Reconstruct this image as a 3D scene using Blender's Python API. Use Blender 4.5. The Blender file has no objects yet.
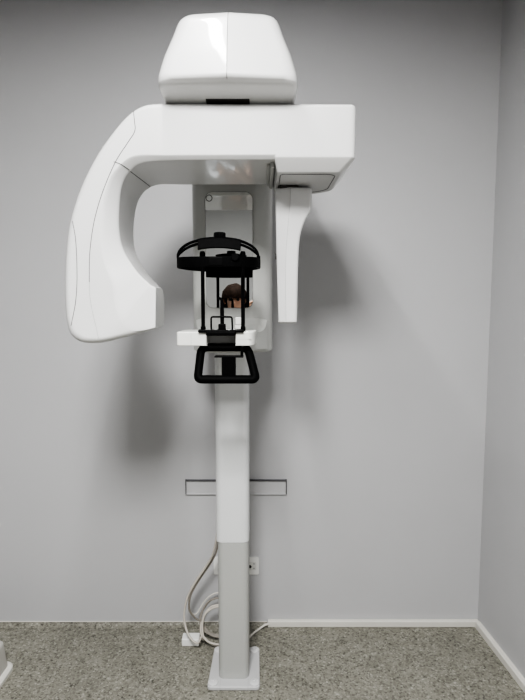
import bpy, bmesh, math
from mathutils import Vector, Matrix
from mathutils.bvhtree import BVHTree

scene = bpy.context.scene
COL = scene.collection
PI = math.pi

# ------------------------------------------------------------------ materials
def mat(name, color, rough=0.5, metal=0.0, coat=0.0, var=0.03, scale=30.0, bump=0.0, bump_scale=400.0, spec=0.5):
    m = bpy.data.materials.new(name)
    m.use_nodes = True
    nt = m.node_tree
    b = nt.nodes['Principled BSDF']
    b.inputs['Roughness'].default_value = rough
    b.inputs['Metallic'].default_value = metal
    b.inputs['Coat Weight'].default_value = coat
    b.inputs['Coat Roughness'].default_value = 0.05
    b.inputs['Specular IOR Level'].default_value = spec
    tc = nt.nodes.new('ShaderNodeTexCoord')
    n = nt.nodes.new('ShaderNodeTexNoise')
    n.inputs['Scale'].default_value = scale
    n.inputs['Detail'].default_value = 3
    nt.links.new(tc.outputs['Object'], n.inputs['Vector'])
    r = nt.nodes.new('ShaderNodeValToRGB')
    c = Vector(color)
    r.color_ramp.elements[0].position = 0.3
    r.color_ramp.elements[1].position = 0.7
    r.color_ramp.elements[0].color = (*(c * (1 - var)), 1)
    r.color_ramp.elements[1].color = (*[min(1, v) for v in c * (1 + var)], 1)
    nt.links.new(n.outputs['Fac'], r.inputs['Fac'])
    nt.links.new(r.outputs['Color'], b.inputs['Base Color'])
    if bump:
        n2 = nt.nodes.new('ShaderNodeTexNoise')
        n2.inputs['Scale'].default_value = bump_scale
        nt.links.new(tc.outputs['Object'], n2.inputs['Vector'])
        bp = nt.nodes.new('ShaderNodeBump')
        bp.inputs['Strength'].default_value = bump
        bp.inputs['Distance'].default_value = 0.002
        nt.links.new(n2.outputs['Fac'], bp.inputs['Height'])
        nt.links.new(bp.outputs['Normal'], b.inputs['Normal'])
    return m

M = {}
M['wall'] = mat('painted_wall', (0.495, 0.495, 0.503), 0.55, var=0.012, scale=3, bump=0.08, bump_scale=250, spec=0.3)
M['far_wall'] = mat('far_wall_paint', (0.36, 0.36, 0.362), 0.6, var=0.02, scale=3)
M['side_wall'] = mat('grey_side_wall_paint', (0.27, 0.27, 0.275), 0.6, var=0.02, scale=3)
M['ceiling'] = mat('ceiling_paint', (0.35, 0.35, 0.35), 0.8, var=0.01, scale=3)
M['shell'] = mat('gloss_white_plastic', (0.62, 0.62, 0.615), 0.36, coat=0.5, var=0.006, scale=6)
M['under'] = mat('gloss_white_underside', (0.62, 0.62, 0.62), 0.22, coat=0.6, var=0.006, scale=6)
M['column'] = mat('satin_white_paint', (0.66, 0.67, 0.67), 0.38, var=0.008, scale=8)
M['cover'] = mat('satin_grey_paint', (0.42, 0.425, 0.41), 0.45, var=0.01, scale=8)
M['base'] = mat('base_grey_paint', (0.49, 0.49, 0.49), 0.4, var=0.015, scale=12)
M['cap'] = mat('base_cap_plastic', (0.58, 0.58, 0.58), 0.5, var=0.01, scale=20)
M['housing'] = mat('warm_white_plastic', (0.47, 0.475, 0.455), 0.35, coat=0.15, var=0.006, scale=6)
M['ivory'] = mat('ivory_plastic', (0.66, 0.66, 0.63), 0.4, var=0.01, scale=15)
M['black'] = mat('black_plastic', (0.003, 0.003, 0.0032), 0.45, var=0.2, scale=60, spec=0.08)
M['rubber'] = mat('black_rubber', (0.0028, 0.0028, 0.003), 0.6, var=0.2, scale=90, spec=0.06)
M['seam'] = mat('seam_dark_grey', (0.10, 0.10, 0.10), 0.7, var=0.05)  # dark joint lines between the shell panels
M['softseam'] = mat('fine_seam_grey', (0.42, 0.42, 0.42), 0.6, var=0.05)
M['dark'] = mat('dark_grey_plastic', (0.035, 0.033, 0.03), 0.5, var=0.1)
M['mirror'] = mat('mirror_silver', (0.72, 0.73, 0.71), 0.015, metal=1.0, var=0.004)
M['mirror_edge'] = mat('mirror_edge_grey', (0.22, 0.22, 0.21), 0.4, var=0.05)
M['trim'] = mat('cream_trim_plastic', (0.66, 0.645, 0.60), 0.5, var=0.02, scale=10)
M['alu'] = mat('brushed_grey_metal', (0.53, 0.53, 0.54), 0.45, metal=0.1, var=0.02, scale=20)
M['alu_edge'] = mat('rail_edge_dark', (0.12, 0.12, 0.125), 0.5, metal=0.3, var=0.05)
M['socket'] = mat('socket_white_plastic', (0.76, 0.76, 0.74), 0.4, var=0.01)
M['cable'] = mat('cable_beige_sheath', (0.50, 0.47, 0.42), 0.5, var=0.06, scale=60)
M['cable2'] = mat('cable_grey_sheath', (0.27, 0.25, 0.22), 0.5, var=0.08, scale=60)
M['cable3'] = mat('cable_white_sheath', (0.62, 0.60, 0.55), 0.5, var=0.05, scale=60)
M['stool'] = mat('platform_plastic', (0.46, 0.45, 0.42), 0.55, var=0.03, scale=40, bump=0.15)
M['stool_rim'] = mat('platform_rim_plastic', (0.62, 0.61, 0.57), 0.5, var=0.03, scale=30)
M['skin'] = mat('skin_tone', (0.52, 0.33, 0.24), 0.5, var=0.06, scale=15)
M['hair'] = mat('brown_hair', (0.009, 0.005, 0.0035), 0.8, var=0.5, scale=60, spec=0.05)
M['shirt'] = mat('white_coat_cloth', (0.72, 0.75, 0.80), 0.8, var=0.03, scale=40, bump=0.2)
M['sleeve'] = mat('maroon_cloth', (0.10, 0.022, 0.028), 0.8, var=0.15, scale=40, bump=0.2)
M['trouser'] = mat('navy_trouser_cloth', (0.03, 0.035, 0.06), 0.8, var=0.1, scale=40)
M['shoe'] = mat('white_shoe_rubber', (0.6, 0.6, 0.6), 0.6, var=0.03)
M['screen'] = mat('phone_glass', (0.01, 0.01, 0.012), 0.08, var=0.1)

def floor_mat():
    m = bpy.data.materials.new('speckled_vinyl')
    m.use_nodes = True
    nt = m.node_tree; L = nt.links
    b = nt.nodes['Principled BSDF']
    b.inputs['Roughness'].default_value = 0.5
    b.inputs['Specular IOR Level'].default_value = 0.35
    tc = nt.nodes.new('ShaderNodeTexCoord')
    def vor(scale):
        v = nt.nodes.new('ShaderNodeTexVoronoi')
        v.inputs['Scale'].default_value = scale
        L.new(tc.outputs['Object'], v.inputs['Vector'])
        s = nt.nodes.new('ShaderNodeSeparateColor')
        L.new(v.outputs['Color'], s.inputs[0])
        return s.outputs[0]
    def ramp(src, stops):
        r = nt.nodes.new('ShaderNodeValToRGB')
        r.color_ramp.interpolation = 'CONSTANT'
        e = r.color_ramp.elements
        e[0].position, e[0].color = stops[0][0], (*stops[0][1], 1)
        e[1].position, e[1].color = stops[1][0], (*stops[1][1], 1)
        for p, c in stops[2:]:
            k = e.new(p); k.color = (*c, 1)
        L.new(src, r.inputs['Fac'])
        return r.outputs['Color']
    a = ramp(vor(165), [(0, (0.075, 0.071, 0.058)), (0.10, (0.20, 0.193, 0.160)), (0.34, (0.285, 0.278, 0.235)),
                        (0.72, (0.345, 0.337, 0.290)), (0.93, (0.50, 0.49, 0.43)) ])
    c = ramp(vor(95), [(0, (0.14, 0.134, 0.112)), (0.12, (0.265, 0.258, 0.217)), (0.62, (0.325, 0.317, 0.272)), (0.94, (0.42, 0.41, 0.36))])
    n = nt.nodes.new('ShaderNodeTexNoise'); n.inputs['Scale'].default_value = 9
    L.new(tc.outputs['Object'], n.inputs['Vector'])
    mx = nt.nodes.new('ShaderNodeMix'); mx.data_type = 'RGBA'
    L.new(a, mx.inputs[6]); L.new(c, mx.inputs[7]); mx.inputs[0].default_value = 0.42
    mx2 = nt.nodes.new('ShaderNodeMix'); mx2.data_type = 'RGBA'; mx2.blend_type = 'MULTIPLY'
    mx2.inputs[0].default_value = 0.35
    L.new(mx.outputs[2], mx2.inputs[6]); L.new(n.outputs['Fac'], mx2.inputs[7])
    L.new(mx2.outputs[2], b.inputs['Base Color'])
    return m
M['floor'] = floor_mat()

def emit_mat(name, color, strength):
    m = bpy.data.materials.new(name); m.use_nodes = True
    nt = m.node_tree
    b = nt.nodes['Principled BSDF']
    b.inputs['Base Color'].default_value = (*color, 1)
    b.inputs['Emission Color'].default_value = (*color, 1)
    b.inputs['Emission Strength'].default_value = strength
    return m

# ------------------------------------------------------------------ helpers
def link(name, bm, material, parent=None, sharp=38, wn=True, normals=True):
    me = bpy.data.meshes.new(name)
    if normals:
        bmesh.ops.recalc_face_normals(bm, faces=bm.faces[:])
    bm.to_mesh(me); bm.free()
    me.polygons.foreach_set('use_smooth', [True] * len(me.polygons))
    me.set_sharp_from_angle(angle=math.radians(sharp))
    me.materials.append(M[material] if isinstance(material, str) else material)
    o = bpy.data.objects.new(name, me)
    COL.objects.link(o)
    if parent is not None:
        o.parent = parent
        pw = Matrix.Translation(Vector((0, 0, 0)))
        if parent.type == 'EMPTY':                 # meshes are written in world coordinates
            pw = Matrix.Translation(parent.location)
        o.matrix_parent_inverse = pw.inverted()
    if wn:
        w = o.modifiers.new('weighted_normal', 'WEIGHTED_NORMAL')
        w.keep_sharp = True
    return o

def thing(name, label, cat, loc, group=None):
    o = bpy.data.objects.new(name, None)
    o.empty_display_size = 0.1
    COL.objects.link(o)
    o.location = loc
    o['label'] = label; o['category'] = cat
    if group: o['group'] = group
    return o

def tag(o, label, cat, group=None):
    o['label'] = label; o['category'] = cat
    if group: o['group'] = group
    return o

def struct(o):
    o['kind'] = 'structure'
    return o

def box(bm, lo, hi, bev=0.0, seg=3, rot=None):
    r = bmesh.ops.create_cube(bm, size=1.0)
    vs = r['verts']
    c = [(a + b) / 2 for a, b in zip(lo, hi)]
    s = [abs(b - a) for a, b in zip(lo, hi)]
    for v in vs:
        v.co = Vector((v.co.x * s[0], v.co.y * s[1], v.co.z * s[2]))
        if rot is not None: v.co = rot @ v.co
        v.co += Vector(c)
    if bev > 0:
        es = list({e for v in vs for e in v.link_edges})
        bmesh.ops.bevel(bm, geom=es, offset=bev, segments=seg, profile=0.5, affect='EDGES')
    return bm

def rrect(x0, x1, y0, y1, r, n=6):
    """rounded rectangle loop; r is one radius or four (x0y0, x1y0, x1y1, x0y1)"""
    if not isinstance(r, (list, tuple)): r = [r] * 4
    pts = []
    cs = [(x0, y0, 1, 1, PI), (x1, y0, -1, 1, 1.5 * PI), (x1, y1, -1, -1, 0), (x0, y1, 1, -1, 0.5 * PI)]
    for (cx, cy, sx, sy, a0), q in zip(cs, r):
        for i in range(n + 1):
            a = a0 + 0.5 * PI * i / n
            pts.append((cx + sx * q + q * math.cos(a), cy + sy * q + q * math.sin(a)))
    return pts

def loft(bm, loops, cap0=True, cap1=True, closed=True):
    rows = [[bm.verts.new(p) for p in lp] for lp in loops]
    n = len(rows[0])
    for a, b in zip(rows, rows[1:]):
        for i in range(n if closed else n - 1):
            j = (i + 1) % n
            bm.faces.new((a[i], a[j], b[j], b[i]))
    if cap0: bm.faces.new(rows[0][::-1])
    if cap1: bm.faces.new(rows[-1])
    return rows

def prism_z(bm, loop, z0, z1, bev=0.0, seg=3):
    """vertical prism over a plan loop, with rounded top and bottom edges (loop shrunk towards its inside)"""
    cx = sum(p[0] for p in loop) / len(loop); cy = sum(p[1] for p in loop) / len(loop)
    hx = max(abs(p[0] - cx) for p in loop); hy = max(abs(p[1] - cy) for p in loop)
    def ins(d): return [(cx + (p[0] - cx) * (1 - d / hx), cy + (p[1] - cy) * (1 - d / hy)) for p in loop]
    L = []
    if bev:
        for i in range(seg + 1):
            a = 0.5 * PI * i / seg
            L.append([(x, y, z0 + bev * (1 - math.sin(a))) for x, y in ins(bev * (1 - math.cos(a)))][:])
        L = L[::-1]
        L = [[(x, y, z) for x, y, z in lp] for lp in L]
        L = sorted(L, key=lambda lp: lp[0][2])
        T = []
        for i in range(seg + 1):
            a = 0.5 * PI * i / seg
            T.append([(x, y, z1 - bev * (1 - math.sin(a))) for x, y in ins(bev * (1 - math.cos(a)))])
        T = sorted(T, key=lambda lp: lp[0][2])
        L += T
    else:
        L = [[(x, y, z0) for x, y in loop], [(x, y, z1) for x, y in loop]]
    loft(bm, L)
    return bm

def crom(pts, sub, closed=False):
    """Catmull-Rom resample of tuples of any length"""
    P = [Vector(p) for p in pts]
    n = len(P); out = []
    rng = n if closed else n - 1
    for i in range(rng):
        if closed:
            a, b, c, d = P[(i - 1) % n], P[i], P[(i + 1) % n], P[(i + 2) % n]
        else:
            a, b, c, d = P[max(i - 1, 0)], P[i], P[i + 1], P[min(i + 2, n - 1)]
        for k in range(sub):
            t = k / sub
            out.append(0.5 * ((2 * b) + (c - a) * t + (2 * a - 5 * b + 4 * c - d) * t * t + (3 * b - a - 3 * c + d) * t ** 3))
    if not closed: out.append(P[-1])
    return out

def tube(bm, pts, r, n=10, closed=False, flat=None):
    """round tube along points; flat=(a,b) makes an elliptical section"""
    P = [Vector(p) for p in pts]
    N = len(P)
    tang = []
    for i in range(N):
        if closed: t = P[(i + 1) % N] - P[(i - 1) % N]
        else: t = P[min(i + 1, N - 1)] - P[max(i - 1, 0)]
        tang.append(t.normalized())
    up = Vector((0, 0, 1)) if abs(tang[0].z) < 0.9 else Vector((0, 1, 0))
    u = tang[0].cross(up).normalized()
    loops = []
    for i in range(N):
        u = (u - tang[i] * u.dot(tang[i])).normalized()
        w = tang[i].cross(u)
        ra, rb = flat if flat else ((r[i], r[i]) if isinstance(r, (list, tuple)) else (r, r))
        loops.append([P[i] + u * ra * math.cos(2 * PI * k / n) + w * rb * math.sin(2 * PI * k / n) for k in range(n)])
    if closed:
        loft(bm, loops + [loops[0]], False, False)
        bmesh.ops.remove_doubles(bm, verts=bm.verts[:], dist=1e-6)
    else:
        loft(bm, loops)
    return bm

def lathe(bm, prof, origin, axis='Z', n=28):
    loops = []
    for r, h in prof:
        lp = []
        for k in range(n):
            a = 2 * PI * k / n
            c, s = r * math.cos(a), r * math.sin(a)
            p = {'Z': (c, s, h), 'Y': (c, h, s), 'X': (h, c, s)}[axis]
            lp.append(Vector(p) + Vector(origin))
        loops.append(lp)
    loft(bm, loops)
    return bm

def NB(): return bmesh.new()

# ------------------------------------------------------------------ the room
WY = -0.0226            # plane of the wall behind the machine
CEIL = 2.80
XL, YF = -1.75, -4.9    # left wall and the wall behind the photographer
def RX(y): return 0.998 + 0.066 * (WY - y)      # right wall, running slightly outwards

bm = NB()
# floor sheet, turned up the wall as a small cove left of the machine
bm.faces.new([bm.verts.new(p) for p in ((XL, WY, 0), (RX(WY), WY, 0), (RX(YF), YF, 0), (XL, YF, 0))])
bmesh.ops.recalc_face_normals(bm, faces=bm.faces[:])
for f in bm.faces:
    if f.normal.z < 0: f.normal_flip()
struct(link('floor', bm, 'floor', wn=False, normals=False))

def quad(name, pts, material, d):
    """wall with a thickness of 10 cm away from the room"""
    b = NB()
    off = Vector(d)
    loft(b, [[Vector(p) for p in pts], [Vector(p) + off for p in pts]])
    return struct(link(name, b, material, wn=False))
quad('wall_back', [(XL, WY, 0), (RX(WY), WY, 0), (RX(WY), WY, CEIL), (XL, WY, CEIL)], 'wall', (0, 0.1, 0))
quad('wall_right', [(RX(WY), WY, 0), (RX(YF), YF, 0), (RX(YF), YF, CEIL), (RX(WY), WY, CEIL)], 'wall', (0.1, 0, 0))
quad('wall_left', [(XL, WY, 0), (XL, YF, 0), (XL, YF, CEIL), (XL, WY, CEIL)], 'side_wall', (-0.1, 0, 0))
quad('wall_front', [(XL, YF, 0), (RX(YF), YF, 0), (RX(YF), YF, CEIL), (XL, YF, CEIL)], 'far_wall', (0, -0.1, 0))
quad('ceiling', [(XL, WY, CEIL), (RX(WY), WY, CEIL), (RX(YF), YF, CEIL), (XL, YF, CEIL)], 'ceiling', (0, 0, 0.1))

# cove upstand of the vinyl on the left half, topped by a cream bead
bm = NB()
prof = [(WY, 0.0165), (WY - 0.003, 0.0165), (WY - 0.005, 0.010), (WY - 0.012, 0.004), (WY - 0.026, 0.0006), (WY - 0.026, 0.0), (WY, 0.0)]
loft(bm, [[(x, y, z) for y, z in prof] for x in (XL, 0.022)])
struct(link('trim_1', bm, 'floor', wn=False))
bm = NB()
box(bm, (XL, WY - 0.004, 0.0165), (0.022, WY, 0.0195), 0.001, 2)
struct(link('trim_2', bm, 'trim'))
# cable trunking used as a baseboard on the right half and along the right wall
bm = NB()
box(bm, (0.024, WY - 0.02, 0.0), (RX(WY) - 0.0005, WY, 0.031), 0.004, 3)
struct(link('baseboard_back', bm, 'trim'))
bm = NB()
a = Vector((RX(WY - 0.02), WY - 0.02, 0)); e = Vector((RX(YF), YF, 0)); nrm = Vector((-1, -0.066, 0)).normalized()
sec = [(0, 0), (0.020, 0), (0.020, 0.027), (0.016, 0.031), (0, 0.031)]
loft(bm, [[p + nrm * s + Vector((0, 0, z)) for s, z in sec] for p in (a, e)])
struct(link('baseboard_right', bm, 'trim'))

# ------------------------------------------------------------------ the X-ray machine
XR = thing('panoramic_xray_machine', 'tall white panoramic dental x-ray machine standing on a grey floor plate by the wall',
           'x-ray machine', (-0.1095, -0.32, 0))

# base plate
bm = NB()
plan = [(-0.214, -0.436), (-0.010, -0.436), (-0.0135, -0.200), (-0.206, -0.200)]
def round_poly(pts, r, n=5):
    out = []
    m = len(pts)
    for i in range(m):
        p, a, b = Vector(pts[i]), Vector(pts[i - 1]), Vector(pts[(i + 1) % m])
        u, v = (a - p).normalized(), (b - p).normalized()
        ri = r[i] if isinstance(r, (list, tuple)) else r
        s, t = p + u * ri, p + v * ri
        for k in range(n + 1):
            q = k / n
            out.append(tuple(s * (1 - q) ** 2 + p * 2 * q * (1 - q) + t * q * q))
    return out
prism_z(bm, round_poly(plan, 0.016), 0.0, 0.016, 0.004)
base = link('base_plate', bm, 'base', XR)
for x, y in ((-0.193, -0.414), (-0.031, -0.414), (-0.034, -0.222), (-0.186, -0.222)):
    bm = NB()
    lathe(bm, [(0.0195, 0.0155), (0.0195, 0.020), (0.0165, 0.0225), (0.008, 0.0228), (0.0075, 0.0205), (0.0005, 0.0205)], (x, y, 0))
    link('bolt_cap', bm, 'cap', base)
for x in (-0.164, -0.056):
    bm = NB()
    box(bm, (x - 0.0007, -0.4364, 0.003), (x + 0.0007, -0.392, 0.0164))
    link('plate_seam', bm, 'softseam', base, wn=False)

# lower grey column cover and the white telescopic column above
bm = NB()
prism_z(bm, rrect(-0.1730, -0.0535, -0.3925, -0.262, 0.024, 7), 0.012, 0.5725, 0.002, 2)
link('column_cover', bm, 'cover', XR)
bm = NB()
prism_z(bm, rrect(-0.1790, -0.0520, -0.3935, -0.255, 0.024, 7), 0.5730, 1.60, 0.003, 2)
link('column', bm, 'column', XR)

# tall housing that carries the mirror
bm = NB()
def housing_plan(dx, dy, k=0.0):
    return round_poly([(-0.2015 - dx, -0.462 - dy), (-0.0315 + dx, -0.462 - dy), (0.019 + dx, -0.425), (0.0365 + dx, -0.385), (0.0365 + dx, -0.270), (-0.2555 - dx, -0.270), (-0.2555 - dx, -0.385), (-0.247 - dx, -0.425)],
                      [0.012, 0.012, 0.02, 0.02, 0.02, 0.02, 0.02, 0.02], 4)
zs = [(1.313, -0.008), (1.3155, -0.003), (1.321, 0.0), (1.45, 0.0), (2.16, 0.0)]
loft(bm, [[(x, y, z) for x, y in housing_plan(d, d)] for z, d in zs])
housing = link('mirror_housing', bm, 'housing', XR, sharp=50)
bm = NB()
def xz_plate(bm, loop, y0, y1):
    loft(bm, [[(x, y0, z) for x, z in loop], [(x, y1, z) for x, z in loop]])
xz_plate(bm, rrect(-0.2003, -0.0333, 1.4725, 1.8755, 0.026, 8), -0.4620, -0.4640)
rim = link('mirror', bm, 'mirror_edge', housing, wn=False)
bm = NB()
xz_plate(bm, rrect(-0.1988, -0.0348, 1.4742, 1.874, 0.0247, 8), -0.4638, -0.4646)
link('mirror_glass', bm, 'mirror', housing, wn=False)
bm = NB()
tube(bm, [(-0.1855 + 0.0105 * math.cos(2 * PI * k / 24), -0.4652, 1.8535 + 0.0105 * math.sin(2 * PI * k / 24)) for k in range(24)], 0.0013, 6, closed=True)
link('ring_mark', bm, 'dark', housing, wn=False)

# ---- overhead arm with the C shaped tube head arm, one continuous shell
def section(O, I, yf, yb, ro, bf, bd, rb, n=5):
    """closed loop: O outer point, I inner point (x,z); ro outer edge radius; bf,bd width and depth of the front inner bevel"""
    O, I = Vector((O[0], O[1])), Vector((I[0], I[1]))
    w = (I - O).length
    d = (I - O) / w
    ro = min(ro, 0.45 * w); rb = min(rb, 0.45 * w)
    bw = min(bf, 0.93) * w
    bw = min(bw, w - ro * 1.02)
    rbi = min(rb * 1.3, 0.45 * w)
    pl = []
    for k in range(n + 1):                                     # outer back -> outer front
        a = 0.5 * PI * k / n
        pl.append((rb * (1 - math.sin(a)) if False else rb - rb * math.sin(a), yb - rb + rb * math.cos(a)))
    for k in range(n + 1):
        a = 0.5 * PI * k / n
        pl.append((ro - ro * math.cos(a), yf + ro - ro * math.sin(a)))
    # front face to the bevel, the bevel itself slightly rounded at both ends
    s0, s1 = w - bw, w
    q = min(0.2 * bw, 0.008)
    e = bd * q / bw
    pl += [(s0 - q, yf), (s0 - 0.3 * q, yf + e * 0.12), (s0 + q, yf + e)]
    pl += [(s1 - q * 0.8, yf + bd - e * 0.8), (s1 - 0.12 * q, yf + bd + q * 0.25), (s1, yf + bd + q)]
    for k in range(n + 1):
        a = 0.5 * PI * k / n
        pl.append((w - rbi + rbi * math.cos(a), yb - rbi + rbi * math.sin(a)))
    ym = (yf + yb) / 2                       # the front face leans a little, its top edge furthest forward
    return [Vector((O.x + d.x * s, y + (0.03 * s if y < ym else 0), O.y + d.y * s)) for s, y in pl]

# outer x, outer z, inner x, inner z, back y, bevel fraction, bevel depth, outer radius
ST = [
    (0.2510, 2.0215, 0.2510, 1.8805, -0.5170, 0.0700, 0.0100, 0.0100, 0.0000),
    (0.1500, 2.0217, 0.1500, 1.8805, -0.5170, 0.0700, 0.0100, 0.0100, 0.0000),
    (0.0300, 2.0220, 0.0300, 1.8800, -0.5170, 0.0700, 0.0100, 0.0100, 0.0000),
    (-0.1000, 2.0225, -0.1000, 1.8795, -0.5170, 0.0700, 0.0100, 0.0100, 0.0000),
    (-0.2000, 2.0230, -0.2100, 1.8790, -0.5170, 0.0700, 0.0100, 0.0100, 0.0000),
    (-0.2400, 2.0233, -0.2550, 1.8782, -0.5200, 0.0700, 0.0110, 0.0110, 0.0000),
    (-0.2740, 2.0230, -0.2900, 1.8770, -0.5300, 0.0800, 0.0120, 0.0120, 0.0000),
    (-0.3140, 2.0195, -0.3200, 1.8740, -0.5450, 0.1000, 0.0140, 0.0140, 0.0000),
    (-0.3490, 2.0030, -0.3420, 1.8680, -0.5600, 0.1300, 0.0180, 0.0160, 0.0000),
    (-0.3840, 1.9720, -0.3580, 1.8580, -0.5750, 0.1700, 0.0220, 0.0180, 0.0000),
    (-0.4300, 1.9170, -0.3770, 1.8370, -0.5950, 0.2200, 0.0260, 0.0200, 0.0000),
    (-0.4690, 1.8580, -0.3910, 1.8060, -0.6100, 0.2700, 0.0300, 0.0220, 0.0000),
    (-0.5040, 1.7880, -0.3990, 1.7570, -0.6200, 0.2800, 0.0340, 0.0240, 0.0000),
    (-0.5300, 1.7120, -0.4010, 1.7040, -0.6300, 0.2700, 0.0330, 0.0250, 0.0000),
    (-0.5430, 1.6370, -0.3950, 1.6560, -0.6400, 0.2800, 0.0320, 0.0260, 0.0000),
    (-0.5495, 1.5500, -0.3790, 1.6200, -0.6500, 0.2900, 0.0300, 0.0260, 0.0000),
    (-0.5505, 1.4900, -0.3530, 1.5820, -0.6600, 0.3000, 0.0270, 0.0260, 0.0000),
    (-0.5480, 1.4430, -0.3400, 1.5680, -0.6650, 0.3300, 0.0250, 0.0260, 0.0000),
    (-0.5380, 1.4050, -0.3300, 1.5580, -0.6700, 0.3700, 0.0240, 0.0260, 0.0000),
    (-0.5120, 1.3840, -0.3230, 1.5520, -0.6750, 0.4200, 0.0245, 0.0260, 0.0000),
    (-0.4740, 1.3795, -0.3180, 1.5470, -0.6800, 0.5000, 0.0260, 0.0260, 0.0000),
    (-0.4340, 1.3845, -0.3140, 1.5435, -0.6850, 0.6200, 0.0265, 0.0240, 0.0010),
    (-0.3980, 1.3940, -0.3100, 1.5410, -0.7100, 0.7600, 0.0240, 0.0200, 0.0050),
    (-0.3650, 1.4030, -0.3070, 1.5395, -0.7100, 0.8600, 0.0180, 0.0160, 0.0120),
    (-0.3300, 1.4130, -0.3040, 1.5380, -0.7100, 0.9000, 0.0090, 0.0120, 0.0220),
    (-0.3040, 1.4205, -0.3020, 1.5365, -0.7100, 0.9000, 0.0035, 0.0100, 0.0290),
]
YF_ARM = -0.877
fine = crom(ST, 4)
loops = []
def insetted(s, i, dx):
    O, I = Vector((s[0], s[1])), Vector((s[2], s[3]))
    d = (I - O).normalized()
    O = O + d * i + Vector((dx, 0)); I = I - d * i + Vector((dx, 0))
    return section(O, I, YF_ARM + s[8] + i, s[4] - i, max(s[7] - i * 0.5, 0.004), s[5], s[6], 0.035)
s0 = list(fine[0]); sl = list(fine[-1])
R = 0.014
for k in range(5):                                     # rounded right end
    a = 0.5 * PI * k / 4
    loops.append(insetted(s0, R * (1 - math.sin(a)), -R + R * math.cos(a)))
for s in fine[1:-1]:
    loops.append(insetted(list(s), 0.0, 0.0))
for i, dx in ((0.0, 0.0), (0.0008, 0.0012), (0.002, 0.0017)):
    loops.append(insetted(sl, i, dx))
bm = NB()
rows_ = loft(bm, loops)
bm.faces.ensure_lookup_table()
bmesh.ops.poke(bm, faces=[f for f in bm.faces if len(f.verts) > 8])
arm = link('rotating_arm', bm, 'shell', XR, sharp=34)
dg = bpy.context.evaluated_depsgraph_get()
def bvh_of(o):
    me = o.data
    vs = [v.co.copy() for v in me.vertices]
    return BVHTree.FromPolygons(vs, [tuple(p.vertices) for p in me.polygons])
arm_bvh = bvh_of(arm)
def on_front(bvh, x, z, lift=0.0004, y0=-1.6):
    h = bvh.ray_cast(Vector((x, y0, z)), Vector((0, 1, 0)))
    return None if h[0] is None else h[0] + h[1] * lift
def seam(name, pts, parent, bvh, r=0.0011, sub=8, material='seam'):
    P = []
    for p in crom(pts, sub):
        q = on_front(bvh, p[0], p[1])
        if q is not None: P.append(q)
    b = NB()
    tube(b, P, r, 6)
    return link(name, b, material, parent, wn=False)
# panel seams on the face of the arm
seam('panel_seam', [(-0.3440, 2.0020), (-0.3415, 1.9750), (-0.3420, 1.9500), (-0.3620, 1.9200), (-0.3965, 1.8690), (-0.4330, 1.7900), (-0.4580, 1.7120), (-0.4720, 1.6300), (-0.4760, 1.5500)], arm, arm_bvh, 0.0009)
seam('panel_seam', [(-0.4760, 1.5500), (-0.4755, 1.5100), (-0.4680, 1.4600), (-0.4590, 1.4200), (-0.4550, 1.3960)], arm, arm_bvh, 0.0007, material='softseam')
seam('panel_seam', [(-0.5170, 1.7150), (-0.5100, 1.6750), (-0.5080, 1.6200), (-0.5095, 1.5500), (-0.5160, 1.4900), (-0.5300, 1.4300)], arm, arm_bvh, 0.0009)
# the seam that crosses the front bevel and the inside face
P = []
for p in crom([(-0.4000, 1.8710), (-0.3850, 1.8665), (-0.3740, 1.8610), (-0.3655, 1.8560)], 6):
    q = on_front(arm_bvh, p[0], p[1])
    if q is not None: P.append(q)
for k in range(13):
    y = -0.84 + 0.018 * k
    o_ = Vector((-0.25, y, 1.72)); d_ = Vector((-0.648 + 0.004 * k, 0, 0.762 + 0.002 * k)).normalized()
    h = arm_bvh.ray_cast(o_, d_)
    if h[0] is not None: P.append(h[0] + h[1] * 0.0004)
b = NB(); tube(b, P, 0.0010, 6)
link('panel_seam', b, 'seam', arm, wn=False)
# small screw covers in the underside left of the mirror
for x, y in ((-0.285, -0.66), (-0.262, -0.60)):
    bm = NB(); lathe(bm, [(0.004, 0), (0.004, -0.0015), (0.0005, -0.0015)], (x, y, 1.8862), n=14)
    link('screw_cover', bm, 'softseam', arm)

# lower block of the overhead arm above the sensor
bm = NB()
def blk(x0, x1, y0, y1, r, z): return [(x, y, z) for x, y in rrect(x0, x1, y0, y1, r, 6)]
L = [blk(0.0320, 0.2512, -0.8738, -0.545, (0.006, 0.014, 0.075, 0.01), 1.8935),
     blk(0.0320, 0.2512, -0.8738, -0.545, (0.006, 0.014, 0.075, 0.01), 1.8855),
     blk(0.0322, 0.2503, -0.8728, -0.545, (0.006, 0.014, 0.075, 0.01), 1.8832),
     blk(0.0326, 0.2485, -0.8705, -0.545, (0.006, 0.015, 0.075, 0.01), 1.8800),
     blk(0.0400, 0.2240, -0.8475, -0.550, (0.006, 0.018, 0.075, 0.012), 1.8520),
     blk(0.0412, 0.2205, -0.8430, -0.553, (0.006, 0.020, 0.075, 0.012), 1.8500),
     blk(0.0430, 0.2160, -0.8380, -0.558, (0.006, 0.020, 0.073, 0.012), 1.8495)]
loft(bm, L)
block = link('sensor_carrier', bm, 'shell', XR, sharp=30)
bm = NB()
lp = rrect(0.050, 0.205, -0.828, -0.580, (0.012, 0.03, 0.075, 0.012), 8)
tube(bm, [(x, y, 1.8494) for x, y in lp], 0.0012, 6, closed=True)
link('panel_seam', bm, 'seam', block, wn=False)
bm = NB()                                   # stepped lip between the block and the middle underside
box(bm, (0.022, -0.835, 1.8640), (0.0335, -0.560, 1.8820), 0.004, 3)
link('side_lip', bm, 'cover', block)
bm = NB()
box(bm, (0.012, -0.820, 1.8730), (0.0225, -0.565, 1.8820), 0.003, 3)
link('side_lip', bm, 'cover', block)

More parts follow.
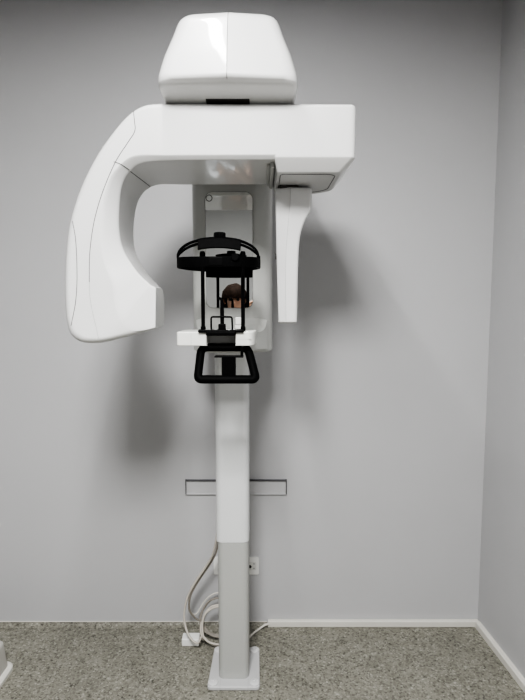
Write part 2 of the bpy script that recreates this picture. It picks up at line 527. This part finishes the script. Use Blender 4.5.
# sensor paddle
bm = NB()
SZ = [  # z, left x, right x, front y, back y
    (1.8560, 0.0405, 0.1545, -0.668, -0.560), (1.8500, 0.0400, 0.1558, -0.676, -0.556), (1.8300, 0.0402, 0.1562, -0.680, -0.555),
    (1.7980, 0.0407, 0.1560, -0.680, -0.555), (1.7820, 0.0410, 0.1515, -0.680, -0.556), (1.7600, 0.0416, 0.1390, -0.680, -0.558),
    (1.7360, 0.0421, 0.1285, -0.680, -0.560), (1.7060, 0.0428, 0.1205, -0.680, -0.563), (1.6650, 0.0438, 0.1160, -0.680, -0.566),
    (1.6100, 0.0452, 0.1140, -0.680, -0.568), (1.5300, 0.0478, 0.1127, -0.680, -0.570), (1.4420, 0.0510, 0.1115, -0.680, -0.572),
    (1.4330, 0.0514, 0.1105, -0.679, -0.573), (1.4285, 0.0525, 0.1085, -0.674, -0.577), (1.4270, 0.0550, 0.1050, -0.668, -0.583)]
SZ = [(1.5 + (z - 1.5) * 0.966 - 0.001, a_ * 0.966, b_ * 0.966, c_ - 0.022, d_ - 0.022) for z, a_, b_, c_, d_ in SZ]
fz = crom(SZ, 3)
def paddle_loop(s):
    z, x0, x1, yf, yb = s
    w = x1 - x0
    xs = x0 + w * 0.42
    pts = [(x0, yf + 0.012), (xs, yf - 0.002), (x1, yf + 0.004), (x1, yb), (x0 + 0.008, yb)]
    return [(x, y, z) for x, y in round_poly(pts, [0.006, 0.003, 0.010, 0.02, 0.02], 4)]
loft(bm, [paddle_loop(s) for s in fz])
sensor = link('x_ray_sensor', bm, 'shell', XR, sharp=34)
sb = bvh_of(sensor)
seam('panel_seam', [(0.0845, 1.8400), (0.0830, 1.7900), (0.0770, 1.7220), (0.0720, 1.6450), (0.0710, 1.5480), (0.0730, 1.4330)], sensor, sb, 0.0006, material='softseam')
bm = NB()
box(bm, (0.052, -0.692, 1.8400), (0.110, -0.600, 1.8500), 0.003, 3)
link('sensor_neck', bm, 'dark', sensor)
bm = NB()
box(bm, (0.0400, -0.635, 1.6300), (0.0450, -0.622, 1.6500), 0.001, 2)
link('side_button', bm, 'dark', sensor)

# overhead head: two half shells meeting in a centre crease
bm = NB()
def head_loop(z, x0, x1, yf, yb, r, crease):
    xm = -0.0885
    pts = [(x0, yf), (xm, yf - crease), (x1, yf), (x1, yb), (x0, yb)]
    return [(x, y, z) for x, y in round_poly(pts, [r, 0.0015, r, 0.05, 0.05], 7)]
HZ = [
    (2.0282, -0.2615, 0.0823, -0.8482, -0.2400, 0.0380, 0.0020),
    (2.0302, -0.2631, 0.0837, -0.8585, -0.2380, 0.0380, 0.0030),
    (2.0421, -0.2649, 0.0871, -0.9202, -0.2350, 0.0380, 0.0040),
    (2.0467, -0.2668, 0.0895, -0.9397, -0.2320, 0.0380, 0.0095),
    (2.0528, -0.2676, 0.0906, -0.9500, -0.2300, 0.0380, 0.0114),
    (2.0595, -0.2678, 0.0907, -0.9537, -0.2300, 0.0380, 0.0182),
    (2.0753, -0.2664, 0.0891, -0.9532, -0.2300, 0.0380, 0.0182),
    (2.1195, -0.2555, 0.0777, -0.9414, -0.2310, 0.0380, 0.0182),
    (2.1490, -0.2465, 0.0684, -0.9306, -0.2330, 0.0380, 0.0182),
    (2.1845, -0.2352, 0.0566, -0.9159, -0.2360, 0.0380, 0.0182),
    (2.2209, -0.2254, 0.0462, -0.9001, -0.2450, 0.0380, 0.0182),
    (2.2396, -0.2181, 0.0389, -0.8864, -0.2550, 0.0380, 0.0152),
    (2.2523, -0.2082, 0.0291, -0.8686, -0.2700, 0.0380, 0.0122),
    (2.2606, -0.1934, 0.0143, -0.8401, -0.3000, 0.0380, 0.0091),
    (2.2646, -0.1669, -0.0122, -0.7958, -0.3500, 0.0380, 0.0061),
]
loft(bm, [head_loop(h[0] - 0.004, *list(h)[1:]) for h in crom(HZ, 4)])
head = link('overhead_head', bm, 'shell', XR, sharp=60)
hb = bvh_of(head)
seam('centre_seam', [(-0.0885, 2.050), (-0.0885, 2.085), (-0.0885, 2.14), (-0.0885, 2.20), (-0.0885, 2.252)], head, hb, 0.0007)
bm = NB()
loft(bm, [[(x, y, z) for y, z in ((-0.846, 2.0225), (-0.852, 2.0227), (-0.884, 2.0295), (-0.884, 2.0350), (-0.846, 2.0290))] for x in (-0.1500, -0.0345)])
link('vent_slot', bm, 'dark', head)

# ---- chin rest under the mirror
bm = NB()                                   # support arm with concave fillet coming out of the housing
prof = [(-0.455, 1.3180), (-0.560, 1.3250), (-0.690, 1.3560), (-0.700, 1.3640), (-0.700, 1.3920), (-0.690, 1.3990), (-0.600, 1.4000), (-0.530, 1.4010), (-0.495, 1.4060), (-0.475, 1.4180), (-0.466, 1.4350), (-0.455, 1.4400)]
rows = []
for t in (0, .06, .15, .5, .85, .94, 1):
    i = 0.010 * (abs(t - .5) / .5) ** 6
    lp = []
    for y, z in prof:
        f = min(1, max(0, (-0.46 - y) / 0.20))
        xl = -0.236 + 0.06 * f; xr = 0.018 - 0.085 * f
        lp.append((xl + (xr - xl) * t, y + i * (1 if y < -0.5 else 0), z - (i if z > 1.37 else -i)))
    rows.append(lp)
loft(bm, rows)
chin_arm = link('chin_rest_arm', bm, 'housing', XR, sharp=45)
cb = bvh_of(chin_arm)

bm = NB()                                   # left and right tray blocks joined behind the recess
prism_z(bm, round_poly([(-0.2585, -0.755), (-0.1685, -0.755), (-0.1685, -0.690), (-0.0810, -0.690), (-0.0810, -0.755), (-0.0330, -0.755), (-0.0215, -0.725), (-0.0180, -0.640), (-0.2520, -0.640)],
                       [0.008, 0.004, 0.004, 0.004, 0.004, 0.016, 0.014, 0.02, 0.02], 5), 1.3635, 1.4060, 0.004)
tray = link('chin_tray', bm, 'ivory', XR, sharp=40)
for x in (-0.2145,):
    bm = NB(); box(bm, (x - 0.0005, -0.7556, 1.367), (x + 0.0005, -0.7500, 1.402)); link('tray_seam', bm, 'softseam', tray, wn=False)
bm = NB(); box(bm, (-0.0770, -0.7554, 1.3835), (-0.0340, -0.7510, 1.3843)); link('tray_seam', bm, 'softseam', tray, wn=False)

bm = NB()                                   # black base strip across the tray
box(bm, (-0.1930, -0.765, 1.4040), (-0.0560, -0.700, 1.4125), 0.003, 3)
box(bm, (-0.1680, -0.768, 1.3950), (-0.0810, -0.690, 1.4080), 0.003, 3)
support = link('support_base', bm, 'black', XR)
for x in (-0.1800, -0.0590):                # two head rest rods
    bm = NB()
    lathe(bm, [(0.0075, 1.408), (0.0075, 1.420), (0.0058, 1.422), (0.0058, 1.600), (0.0085, 1.602), (0.0085, 1.640), (0.0065, 1.646), (0.0005, 1.647)], (x, -0.735, 0), n=16)
    link('support_rod', bm, 'black', XR)
bm = NB()                                   # bite post with small hook
tube(bm, [(-0.1215, -0.745, 1.406), (-0.1215, -0.745, 1.470), (-0.1225, -0.745, 1.500), (-0.1270, -0.747, 1.506), (-0.1330, -0.750, 1.5065)], [0.0062, 0.0060, 0.0045, 0.004, 0.0035], 12)
box(bm, (-0.1330, -0.753, 1.4080), (-0.1110, -0.737, 1.4300), 0.003, 2)
link('bite_post', bm, 'black', XR)
bm = NB()                                   # chin support hoop
hoop = [(-0.1545, 1.408), (-0.1545, 1.4450), (-0.1530, 1.4495), (-0.1480, 1.4510), (-0.0985, 1.4510), (-0.0930, 1.4495), (-0.0915, 1.4450), (-0.0905, 1.408)]
tube(bm, [(x, -0.748 - 0.012 * (1 - ((x + 0.1225) / 0.032) ** 2), z) for x, z in hoop], 0.0028, 8)
link('chin_hoop', bm, 'black', XR)
bm = NB()                                   # small white clip beside the hoop
box(bm, (-0.0860, -0.705, 1.4060), (-0.0660, -0.690, 1.4230), 0.002, 2)
box(bm, (-0.0840, -0.705, 1.4250), (-0.0665, -0.690, 1.4480), 0.002, 2)
box(bm, (-0.0790, -0.700, 1.4160), (-0.0710, -0.694, 1.4300))
link('white_clip', bm, 'ivory', XR)

# head band: ring with buckle block, strap over the top, padded crown and knobs
def band(bm, path, h, t):
    """flat band: path of (point, outward normal) with height h and thickness t"""
    loops = []
    for p, n, u in path:
        p, n, u = Vector(p), Vector(n).normalized(), Vector(u).normalized()
        hh = h(p) if callable(h) else h
        q = []
        for a, c in ((-.5, -.42), (-.5, .42), (-.35, .5), (.35, .5), (.5, .42), (.5, -.42), (.35, -.5), (-.35, -.5)):
            q.append(p + n * t * a + u * hh * c)
        loops.append(q)
    return loops
CXB, CYB = -0.1305, -0.735
RXB, RYB = 0.1215, 0.095
bm = NB()
path = []
for k in range(56):
    a = 2 * PI * k / 56
    e = 2.5
    c, s = math.cos(a), math.sin(a)
    x = RXB * math.copysign(abs(c) ** (2 / e), c); y = RYB * math.copysign(abs(s) ** (2 / e), s)
    dz = -0.006 * (1 - (x / RXB) ** 2) * (1 if y > 0 else 0.3)
    path.append(((CXB + x, CYB + y, 1.6105 + dz), (x / RXB ** 2, y / RYB ** 2, 0), (0, 0, 1)))
lp = band(bm, path, 0.029, 0.006)
loft(bm, lp + [lp[0]], False, False)
bmesh.ops.remove_doubles(bm, verts=bm.verts[:], dist=1e-6)
hband = link('head_band', bm, 'rubber', XR, sharp=50)
bm = NB()
def strap_path(a0, a1, n):
    out = []
    for k in range(n + 1):
        a = a0 + (a1 - a0) * k / n
        e = 2.15
        x = RXB * math.copysign(abs(math.cos(a)) ** (2 / e), math.cos(a)); z = 0.056 * abs(math.sin(a)) ** (2 / e)
        out.append(((CXB + x * 0.985, CYB - 0.030 - 0.10 * z, 1.6210 + z), (x / RXB ** 2, 0, z / 0.056 ** 2), (0, -1, 0.55)))
    return out
lp = band(bm, [((p[0][0], p[0][1], p[0][2] + 0.0035), p[1], p[2]) for p in strap_path(0.02, PI - 0.02, 40)], 0.0075, 0.0045)
loft(bm, lp)
lp = band(bm, [((p[0][0], p[0][1], p[0][2] - 0.0065 * min(1, p[2][2] * 0 + abs(math.sin(PI * q_ / 40)) * 2.2)), p[1], p[2]) for q_, p in enumerate(strap_path(0.02, PI - 0.02, 40))], 0.0075, 0.0045)
loft(bm, lp)
strap = link('crown_strap', bm, 'rubber', hband, sharp=50)
bm = NB()
lp = []
for k in range(13):
    x = -0.188 + 0.0103 * k
    q = ((x - CXB) / 0.064)
    zc = 1.6690 - 0.007 * abs(q) ** 2.2
    lp.append([(x, y, zc + dz) for y, dz in ((-0.782, -0.018), (-0.786, -0.015), (-0.776, 0.011), (-0.766, 0.0165), (-0.735, 0.019), (-0.732, 0.015), (-0.745, 0.0), (-0.770, -0.016))])
loft(bm, lp)
pad = link('crown_pad', bm, 'rubber', hband, sharp=40)
def knob(name, c, r, h, parent, axis='Z', teeth=8):
    b = NB()
    loops = []
    for hh, rr in ((0, 0.93), (h * .15, 1.0), (h * .8, 1.0), (h, 0.9)):
        l2 = []
        for k in range(48):
            a = 2 * PI * k / 48
            q = r * rr * (1 + 0.06 * math.cos(teeth * a))
            l2.append(Vector(c) + (Vector((q * math.cos(a), q * math.sin(a), hh)) if axis == 'Z' else Vector((q * math.cos(a), hh, q * math.sin(a)))))
        loops.append(l2)
    loft(b, loops)
    return link(name, b, 'black', parent, sharp=40)
knob('adjusting_knob', (-0.1265, -0.755, 1.6830), 0.0165, 0.016, pad)
knob('adjusting_knob', (-0.0775, -0.834, 1.6220), 0.0110, 0.012, hband, 'Y')
bm = NB(); box(bm, (-0.0175, -0.765, 1.5960), (-0.0065, -0.715, 1.6310), 0.002, 2)
link('buckle', bm, 'black', hband)
bm = NB(); box(bm, (-0.152, -0.834, 1.5970), (-0.112, -0.826, 1.6220), 0.002, 2)
link('buckle', bm, 'black', hband)

# patient handle: black loop below the tray
bm = NB()
raw = [(-0.1890, 1.3555), (-0.0455, 1.3555), (-0.0190, 1.2660), (-0.1930, 1.2660)]
hp = round_poly(raw, [0.020, 0.020, 0.013, 0.013], 6)
hp2 = []
for i in range(len(hp)):
    p, q = Vector(hp[i]), Vector(hp[(i + 1) % len(hp)])
    m = max(1, int((q - p).length / 0.02))
    for k in range(m): hp2.append(p.lerp(q, k / m))
tube(bm, [(p.x, -0.715 - 0.75 * (1.3555 - p.y), p.y) for p in hp2], 0.0125, 12, closed=True, flat=(0.0130, 0.0115))
handle = link('grip_handle', bm, 'rubber', XR, sharp=60)
bm = NB()                                   # black bracket that joins the handle to the arm
box(bm, (-0.1215, -0.780, 1.2660), (-0.0800, -0.762, 1.3340), 0.003, 2)
box(bm, (-0.1430, -0.782, 1.3310), (-0.0570, -0.745, 1.3345), 0.0015, 2)
box(bm, (-0.0660, -0.765, 1.3320), (-0.0580, -0.745, 1.3640), 0.001, 2)
link('handle_bracket', bm, 'black', XR)

# ------------------------------------------------------------------ things on the wall
rail = thing('wall_rail', 'flat grey metal mounting rail fixed across the wall behind the white column', 'wall rail', (-0.1225, WY, 0.614))
x0, x1, z0, z1 = -0.345, 0.107, 0.6300, 0.6930
bm = NB(); box(bm, (x0, WY - 0.008, z0), (x1, WY, z1), 0.001, 1); link('rail_plate', bm, 'alu', rail)
bm = NB(); box(bm, (x0 - 0.001, WY - 0.014, z1 - 0.002), (x1 + 0.001, WY, z1 + 0.002)); link('rail_lip', bm, 'alu_edge', rail, wn=False)
bm = NB(); box(bm, (x0, WY - 0.011, z0 - 0.003), (x1, WY, z0 + 0.004), 0.001, 1); link('rail_lip', bm, 'alu', rail)
for x in (x0, x1):
    bm = NB(); box(bm, (x - 0.002, WY - 0.012, z0), (x + 0.002, WY, z1 + 0.004)); link('rail_end', bm, 'alu_edge', rail, wn=False)

sock = thing('wall_socket', 'white plastic double wall socket plate half hidden behind the grey lower column', 'wall socket', (-0.12, WY, 0.235))
bm = NB()
xz_plate(bm, rrect(-0.223, -0.0165, 0.2490, 0.3305, 0.006), WY, WY - 0.007)
plate = link('socket_plate', bm, 'socket', sock)
bm = NB(); xz_plate(bm, rrect(-0.0625, -0.0285, 0.2710, 0.3090, 0.004), WY - 0.006, WY - 0.0085); link('socket_insert', bm, 'ivory', sock)
bm = NB(); lathe(bm, [(0.0075, 0), (0.0075, -0.003), (0.0005, -0.003)], (-0.0575, WY - 0.0065, 0.2875), 'Y', 20); link('socket_hole', bm, 'dark', sock)
for z in (0.2790, 0.3010):
    bm = NB(); box(bm, (-0.043, WY - 0.0092, z - 0.003), (-0.035, WY - 0.0083, z + 0.003)); link('socket_slot', bm, 'softseam', sock, wn=False)

# ------------------------------------------------------------------ cables behind the column
def cable(name, pts, r, material, label, sub=8):
    b = NB()
    tube(b, crom(pts, sub), r, 9)
    return tag(link(name, b, material, sharp=80, wn=False), label, 'cable')
def coil(cx, cy, cz, r, n, start, lean=0.55, grow=0.0, turn=1, squash=1.0):
    """loops of a cable leaning back, as a list of points"""
    out = []
    k = 0
    N = int(14 * n)
    for i in range(N + 1):
        a = start + turn * 2 * PI * i / 14
        rr = r + grow * i / N
        x = cx + rr * math.cos(a) * squash
        h = rr * math.sin(a)
        out.append((x + 0.004 * math.sin(i * 1.7), cy + h * lean - 0.010 * i / N, cz + h * (1 - lean * lean) ** 0.5 + 0.003 * math.sin(i * 0.9)))
    return out
down = [(-0.176, -0.235, 0.600), (-0.186, -0.225, 0.555), (-0.196, -0.215, 0.490), (-0.214, -0.195, 0.420), (-0.247, -0.175, 0.355), (-0.288, -0.165, 0.290), (-0.324, -0.160, 0.220), (-0.340, -0.165, 0.150), (-0.334, -0.180, 0.100), (-0.312, -0.205, 0.065)]
cable('power_cable', down + [(-0.278, -0.215, 0.042)] + coil(-0.192, -0.155, 0.086, 0.082, 2.3, PI * 1.18, 0.42, -0.010), 0.0046, 'cable',
      'beige cable hanging left of the column and coiled beside the floor plate')
cable('signal_cable', [(x + 0.011, y + 0.008, z) for x, y, z in down[:7]] + [(-0.322, -0.140, 0.150), (-0.304, -0.130, 0.110), (-0.286, -0.122, 0.088)] + coil(-0.200, -0.105, 0.094, 0.074, 2.45, PI * 1.08, 0.42, 0.004), 0.0042, 'cable2',
      'thin darker grey cable running down behind the beige one into the coil')
cable('ground_cable', [(x + 0.004, y + 0.024, z + 0.004) for x, y, z in down[:7]] + [(-0.326, -0.105, 0.140), (-0.318, -0.085, 0.095), (-0.300, -0.072, 0.085), (-0.285, -0.066, 0.105), (-0.262, -0.062, 0.140), (-0.235, -0.060, 0.166), (-0.200, -0.058, 0.178), (-0.160, -0.056, 0.168), (-0.130, -0.056, 0.10), (-0.120, -0.058, 0.0036)], 0.0034, 'cable3',
      'pale cable arching high from the hanging bundle to behind the column')
cable('trunking_cable', [(0.028, WY - 0.028, 0.022), (0.010, WY - 0.032, 0.020), (-0.015, WY - 0.045, 0.010), (-0.040, WY - 0.068, 0.0055), (-0.062, WY - 0.10, 0.005), (-0.090, WY - 0.14, 0.005), (-0.120, WY - 0.16, 0.005)], 0.0048, 'cable3',
      'white cable on the floor running from the end of the baseboard to behind the column')

adp = thing('cable_adapter', 'small white plastic adapter box lying on the floor left of the coiled cables', 'adapter', (-0.314, -0.152, 0))
bm = NB(); box(bm, (-0.352, -0.176, 0.0), (-0.276, -0.128, 0.034), 0.005, 3); link('adapter_body', bm, 'socket', adp)
bm = NB(); tube(bm, crom([(-0.278, -0.148, 0.017), (-0.268, -0.146, 0.016), (-0.258, -0.144, 0.010)], 4), 0.006, 10); link('strain_relief', bm, 'cable3', adp)

# ------------------------------------------------------------------ low white platform at the left edge
pf = thing('step_platform', 'low white plastic step platform with flared bottom rim at the left edge of the floor', 'step', (-1.24, -0.45, 0))
bm = NB()
def pl(x0, x1, y0, y1, z, r): return [(x, y, z) for x, y in rrect(x0, x1, y0, y1, r, 6)]
X0, X1, Y0, Y1 = -1.46, -1.034, -0.70, -0.304
loft(bm, [pl(X0, X1, Y0, Y1, 0.012, 0.03), pl(X0 + 0.006, X1 - 0.006, Y0 + 0.014, Y1 - 0.014, 0.118, 0.028), pl(X0 + 0.008, X1 - 0.008, Y0 + 0.016, Y1 - 0.016, 0.127, 0.028),
          pl(X0 + 0.014, X1 - 0.014, Y0 + 0.022, Y1 - 0.022, 0.132, 0.026), pl(X0 + 0.026, X1 - 0.026, Y0 + 0.034, Y1 - 0.034, 0.134, 0.02)])
link('platform_body', bm, 'stool', pf)
bm = NB()
loft(bm, [pl(X0 - 0.016, X1 + 0.016, Y0 - 0.016, Y1 + 0.016, 0.0, 0.04), pl(X0 - 0.016, X1 + 0.016, Y0 - 0.016, Y1 + 0.016, 0.013, 0.04), pl(X0 - 0.010, X1 + 0.010, Y0 - 0.010, Y1 + 0.010, 0.020, 0.036), pl(X0, X1, Y0, Y1, 0.022, 0.03)])
link('platform_rim', bm, 'stool_rim', pf)
bm = NB()
loft(bm, [pl(X0 + 0.036, X1 - 0.036, Y0 + 0.036, Y1 - 0.036, 0.1335, 0.02), pl(X0 + 0.038, X1 - 0.038, Y0 + 0.038, Y1 - 0.038, 0.1370, 0.02)])
link('top_mat', bm, 'stool_rim', pf)

# ------------------------------------------------------------------ photographer, seen only in the mirror
def skin_body(name, joints, edges, root, material, parent=None, subd=2):
    me = bpy.data.meshes.new(name)
    bm = NB()
    lay = bm.verts.layers.skin.verify()
    idx = {}
    for k, (co, r) in joints.items():
        v = bm.verts.new(co)
        v[lay].radius = (r, r) if not isinstance(r, tuple) else r
        v[lay].use_root = (k == root)
        idx[k] = v
    for a, b2 in edges: bm.edges.new((idx[a], idx[b2]))
    bm.to_mesh(me); bm.free()
    o = bpy.data.objects.new(name + '_rig', me); COL.objects.link(o)
    s = o.modifiers.new('skin', 'SKIN'); s.use_smooth_shade = True; s.branch_smoothing = 0.6
    u = o.modifiers.new('sub', 'SUBSURF'); u.levels = subd; u.render_levels = subd
    d = bpy.context.evaluated_depsgraph_get(); d.update()
    m2 = bpy.data.meshes.new_from_object(o.evaluated_get(d))
    bpy.data.objects.remove(o)
    m2.name = name
    m2.polygons.foreach_set('use_smooth', [True] * len(m2.polygons))
    m2.materials.clear(); m2.materials.append(M[material])
    r = bpy.data.objects.new(name, m2); COL.objects.link(r)
    if parent is not None:
        r.parent = parent
        r.matrix_parent_inverse = Matrix.Translation(parent.location).inverted()
    return r

PX, PY = -0.215, -2.72
person = thing('person', 'person in a white coat holding up a phone, seen reflected in the mirror', 'person', (PX, PY, 0))
J = {'pelvis': ((PX, PY, 0.86), (0.145, 0.105)), 'waist': ((PX, PY, 1.02), (0.125, 0.09)), 'chest': ((PX, PY + 0.01, 1.20), (0.145, 0.10)),
     'collar': ((PX, PY + 0.01, 1.32), (0.085, 0.07)), 'neck': ((PX, PY + 0.02, 1.39), 0.052), 'jaw': ((PX + 0.005, PY + 0.05, 1.44), 0.062), 'head': ((PX, PY + 0.045, 1.515), (0.072, 0.084)), 'crown': ((PX, PY + 0.035, 1.555), 0.050)}
E = [('pelvis', 'waist'), ('waist', 'chest'), ('chest', 'collar'), ('collar', 'neck'), ('neck', 'jaw'), ('jaw', 'head'), ('head', 'crown')]
for s, n in ((-1, 'l'), (1, 'r')):
    J['hip' + n] = ((PX + s * 0.09, PY, 0.80), 0.085); J['knee' + n] = ((PX + s * 0.10, PY + 0.015, 0.45), 0.055)
    J['calf' + n] = ((PX + s * 0.10, PY - 0.005, 0.32), 0.053); J['ank' + n] = ((PX + s * 0.105, PY - 0.01, 0.08), 0.036)
    J['toe' + n] = ((PX + s * 0.115, PY + 0.15, 0.035), 0.032)
    E += [('pelvis', 'hip' + n), ('hip' + n, 'knee' + n), ('knee' + n, 'calf' + n), ('calf' + n, 'ank' + n), ('ank' + n, 'toe' + n)]
ARM = {'l': [(-0.375, PY, 1.30), (-0.390, PY + 0.06, 1.08), (-0.150, -2.48, 1.34), (-0.102, -2.415, 1.445)],
       'r': [(-0.050, PY, 1.30), (0.040, PY + 0.02, 1.07), (0.085, -2.49, 1.29), (0.060, -2.418, 1.395)]}
for n, (sh, el, wr, pa) in ARM.items():
    J['sh' + n] = (sh, 0.055); J['el' + n] = (el, 0.040); J['wr' + n] = (wr, 0.027); J['pa' + n] = (pa, (0.034, 0.018))
    E += [('chest', 'sh' + n), ('sh' + n, 'el' + n), ('el' + n, 'wr' + n), ('wr' + n, 'pa' + n)]
    sgn = 1 if n == 'l' else -1
    for f in range(4):
        p0 = Vector(pa) + Vector((sgn * 0.018, 0.012, 0.042 - 0.020 * f))
        L_ = (0.036, 0.040, 0.038, 0.030)[f]
        p1 = p0 + Vector((sgn * L_ * 0.75, 0.022, 0.004)); p2 = p1 + Vector((sgn * L_ * 0.55, 0.000, -0.002))
        J[f'f{n}{f}a'] = (p0, 0.010); J[f'f{n}{f}b'] = (p1, 0.009); J[f'f{n}{f}c'] = (p2, 0.0075)
        E += [('pa' + n, f'f{n}{f}a'), (f'f{n}{f}a', f'f{n}{f}b'), (f'f{n}{f}b', f'f{n}{f}c')]
    t0 = Vector(pa) + Vector((sgn * 0.012, -0.022, -0.020)); t1 = t0 + Vector((sgn * 0.030, -0.006, 0.016)); t2 = t1 + Vector((sgn * 0.022, 0.004, 0.016))
    J[f't{n}a'] = (t0, 0.012); J[f't{n}b'] = (t1, 0.0105); J[f't{n}c'] = (t2, 0.0085)
    E += [('pa' + n, f't{n}a'), (f't{n}a', f't{n}b'), (f't{n}b', f't{n}c')]
skin_body('body', J, E, 'pelvis', 'skin', person)
# face details
for s in (-1, 1):
    bm = NB(); bmesh.ops.create_uvsphere(bm, u_segments=12, v_segments=8, radius=0.011, matrix=Matrix.Translation((PX + s * 0.030, PY + 0.118, 1.505)))
    link('eye', bm, 'dark', person, wn=False)
    bm = NB(); tube(bm, crom([(PX + s * 0.073, PY + 0.05, 1.475), (PX + s * 0.083, PY + 0.04, 1.49), (PX + s * 0.085, PY + 0.03, 1.515), (PX + s * 0.074, PY + 0.045, 1.525)], 4), 0.008, 8); link('ear', bm, 'skin', person, wn=False)
bm = NB(); tube(bm, [(PX, PY + 0.118, 1.515), (PX, PY + 0.135, 1.480), (PX, PY + 0.125, 1.470)], [0.008, 0.012, 0.008], 10); link('nose', bm, 'skin', person, wn=False)
bm = NB(); tube(bm, [(PX - 0.024, PY + 0.108, 1.437), (PX, PY + 0.114, 1.435), (PX + 0.024, PY + 0.108, 1.437)], 0.006, 8); link('mouth', bm, 'sleeve', person, wn=False)
# hair: cap with side falls
bm = NB()
bmesh.ops.create_uvsphere(bm, u_segments=32, v_segments=20, radius=1.0)
for v in bm.verts:
    c = v.co.copy()
    r = 1 + 0.03 * math.sin(9 * c.x + 7 * c.z) * math.cos(8 * c.y)
    v.co = Vector((c.x * 0.103 * r, c.y * 0.124 * r, c.z * 0.115 * r if c.z > 0 else c.z * 0.15 * r))
dead = [v for v in bm.verts if v.co.y > 0.050 and v.co.z < -0.002]
bmesh.ops.delete(bm, geom=dead, context='VERTS')
for v in bm.verts: v.co += Vector((PX, PY + 0.030, 1.515))
link('hair', bm, 'hair', person, sharp=80, wn=False)
# clothing
def garment(name, joints, edges, root, material): return skin_body(name, joints, edges, root, material, person, 2)
g = 0.014
J2 = {'pelvis': ((PX, PY, 0.70), (0.185, 0.135)), 'waist': ((PX, PY, 1.02), (0.140, 0.105)), 'chest': ((PX, PY + 0.01, 1.20), (0.160, 0.115)), 'collar': ((PX, PY + 0.012, 1.335), (0.095, 0.078))}
E2 = [('pelvis', 'waist'), ('waist', 'chest'), ('chest', 'collar')]
garment('coat', J2, E2, 'pelvis', 'shirt')
for n in 'lr':
    sh, el, wr, pa = ARM[n]
    garment('sleeve', {'c': ((Vector((PX, PY + 0.01, 1.24)) * 0.4 + Vector(sh) * 0.6), 0.07), 's': (sh, 0.068), 'e': (el, 0.054), 'w': (Vector(wr).lerp(Vector(el), 0.08), 0.042)}, [('c', 's'), ('s', 'e'), ('e', 'w')], 'c', 'shirt' if n == 'l' else 'sleeve')
for s, n in ((-1, 'l'), (1, 'r')):
    garment('trouser_leg', {'h': ((PX + s * 0.09, PY, 0.82), 0.10), 'k': ((PX + s * 0.10, PY + 0.012, 0.45), 0.070), 'a': ((PX + s * 0.105, PY - 0.008, 0.09), 0.056)}, [('h', 'k'), ('k', 'a')], 'h', 'trouser')
    garment('shoe', {'a': ((PX + s * 0.105, PY - 0.03, 0.045), 0.044), 't': ((PX + s * 0.115, PY + 0.13, 0.040), 0.040), 'u': ((PX + s * 0.117, PY + 0.18, 0.034), 0.030)}, [('a', 't'), ('t', 'u')], 'a', 'shoe')

ph = thing('mobile_phone', 'black mobile phone held up in both hands by the reflected person', 'phone', (-0.022, -2.396, 1.37))
bm = NB(); xz_plate(bm, rrect(-0.060, 0.016, 1.370, 1.526, 0.010), -2.399, -2.406); link('phone_body', bm, 'black', ph)
bm = NB(); xz_plate(bm, rrect(-0.057, 0.013, 1.373, 1.523, 0.008), -2.4055, -2.4065); link('phone_screen', bm, 'screen', ph)

# ------------------------------------------------------------------ ceiling lights (above and behind the photographer)
def ceiling_light(x, y, sx, sy, power, label):
    t = thing('ceiling_light', label, 'ceiling light', (x, y, CEIL))
    for a, b_ in (((x - sx / 2 - .02, y - sy / 2 - .02), (x + sx / 2 + .02, y - sy / 2)), ((x - sx / 2 - .02, y + sy / 2), (x + sx / 2 + .02, y + sy / 2 + .02)),
                  ((x - sx / 2 - .02, y - sy / 2), (x - sx / 2, y + sy / 2)), ((x + sx / 2, y - sy / 2), (x + sx / 2 + .02, y + sy / 2))):
        b = NB(); box(b, (a[0], a[1], CEIL - 0.018), (b_[0], b_[1], CEIL)); link('frame', b, 'socket', t, wn=False)
    ld = bpy.data.lights.new('panel_light', 'AREA'); ld.shape = 'RECTANGLE'; ld.size = sx; ld.size_y = sy
    ld.energy = power; ld.color = (1.0, 0.995, 0.985)
    lo = bpy.data.objects.new('panel_light', ld); COL.objects.link(lo)
    lo.parent = t; lo.location = (0, 0, -0.012)
    return t
ceiling_light(-0.262, -1.65, 0.05, 1.50, 16, 'long thin white ceiling light strip between the machine and the photographer')
ceiling_light(-0.22, -2.55, 0.50, 0.80, 94, 'wide white ceiling panel light above and behind the photographer')

w = bpy.data.worlds.new('room_world'); scene.world = w
w.use_nodes = True
w.node_tree.nodes['Background'].inputs[0].default_value = (0.8, 0.85, 0.9, 1)
w.node_tree.nodes['Background'].inputs[1].default_value = 0.3

# ------------------------------------------------------------------ camera
cd = bpy.data.cameras.new('camera')
cd.sensor_fit = 'HORIZONTAL'; cd.sensor_width = 36.0
cd.lens = 36.0 * 525 / 525
cd.clip_start = 0.02
cam = bpy.data.objects.new('camera', cd); COL.objects.link(cam)
cam.location = (0, -2.3286, 1.5)
cam.rotation_euler = (math.radians(90 - 5.4), 0, 0)
scene.camera = cam

scene.view_settings.view_transform = 'AgX'
scene.view_settings.look = 'AgX - High Contrast'
scene.view_settings.exposure = 0.34
scene.cycles.max_bounces = 10
scene.cycles.diffuse_bounces = 5
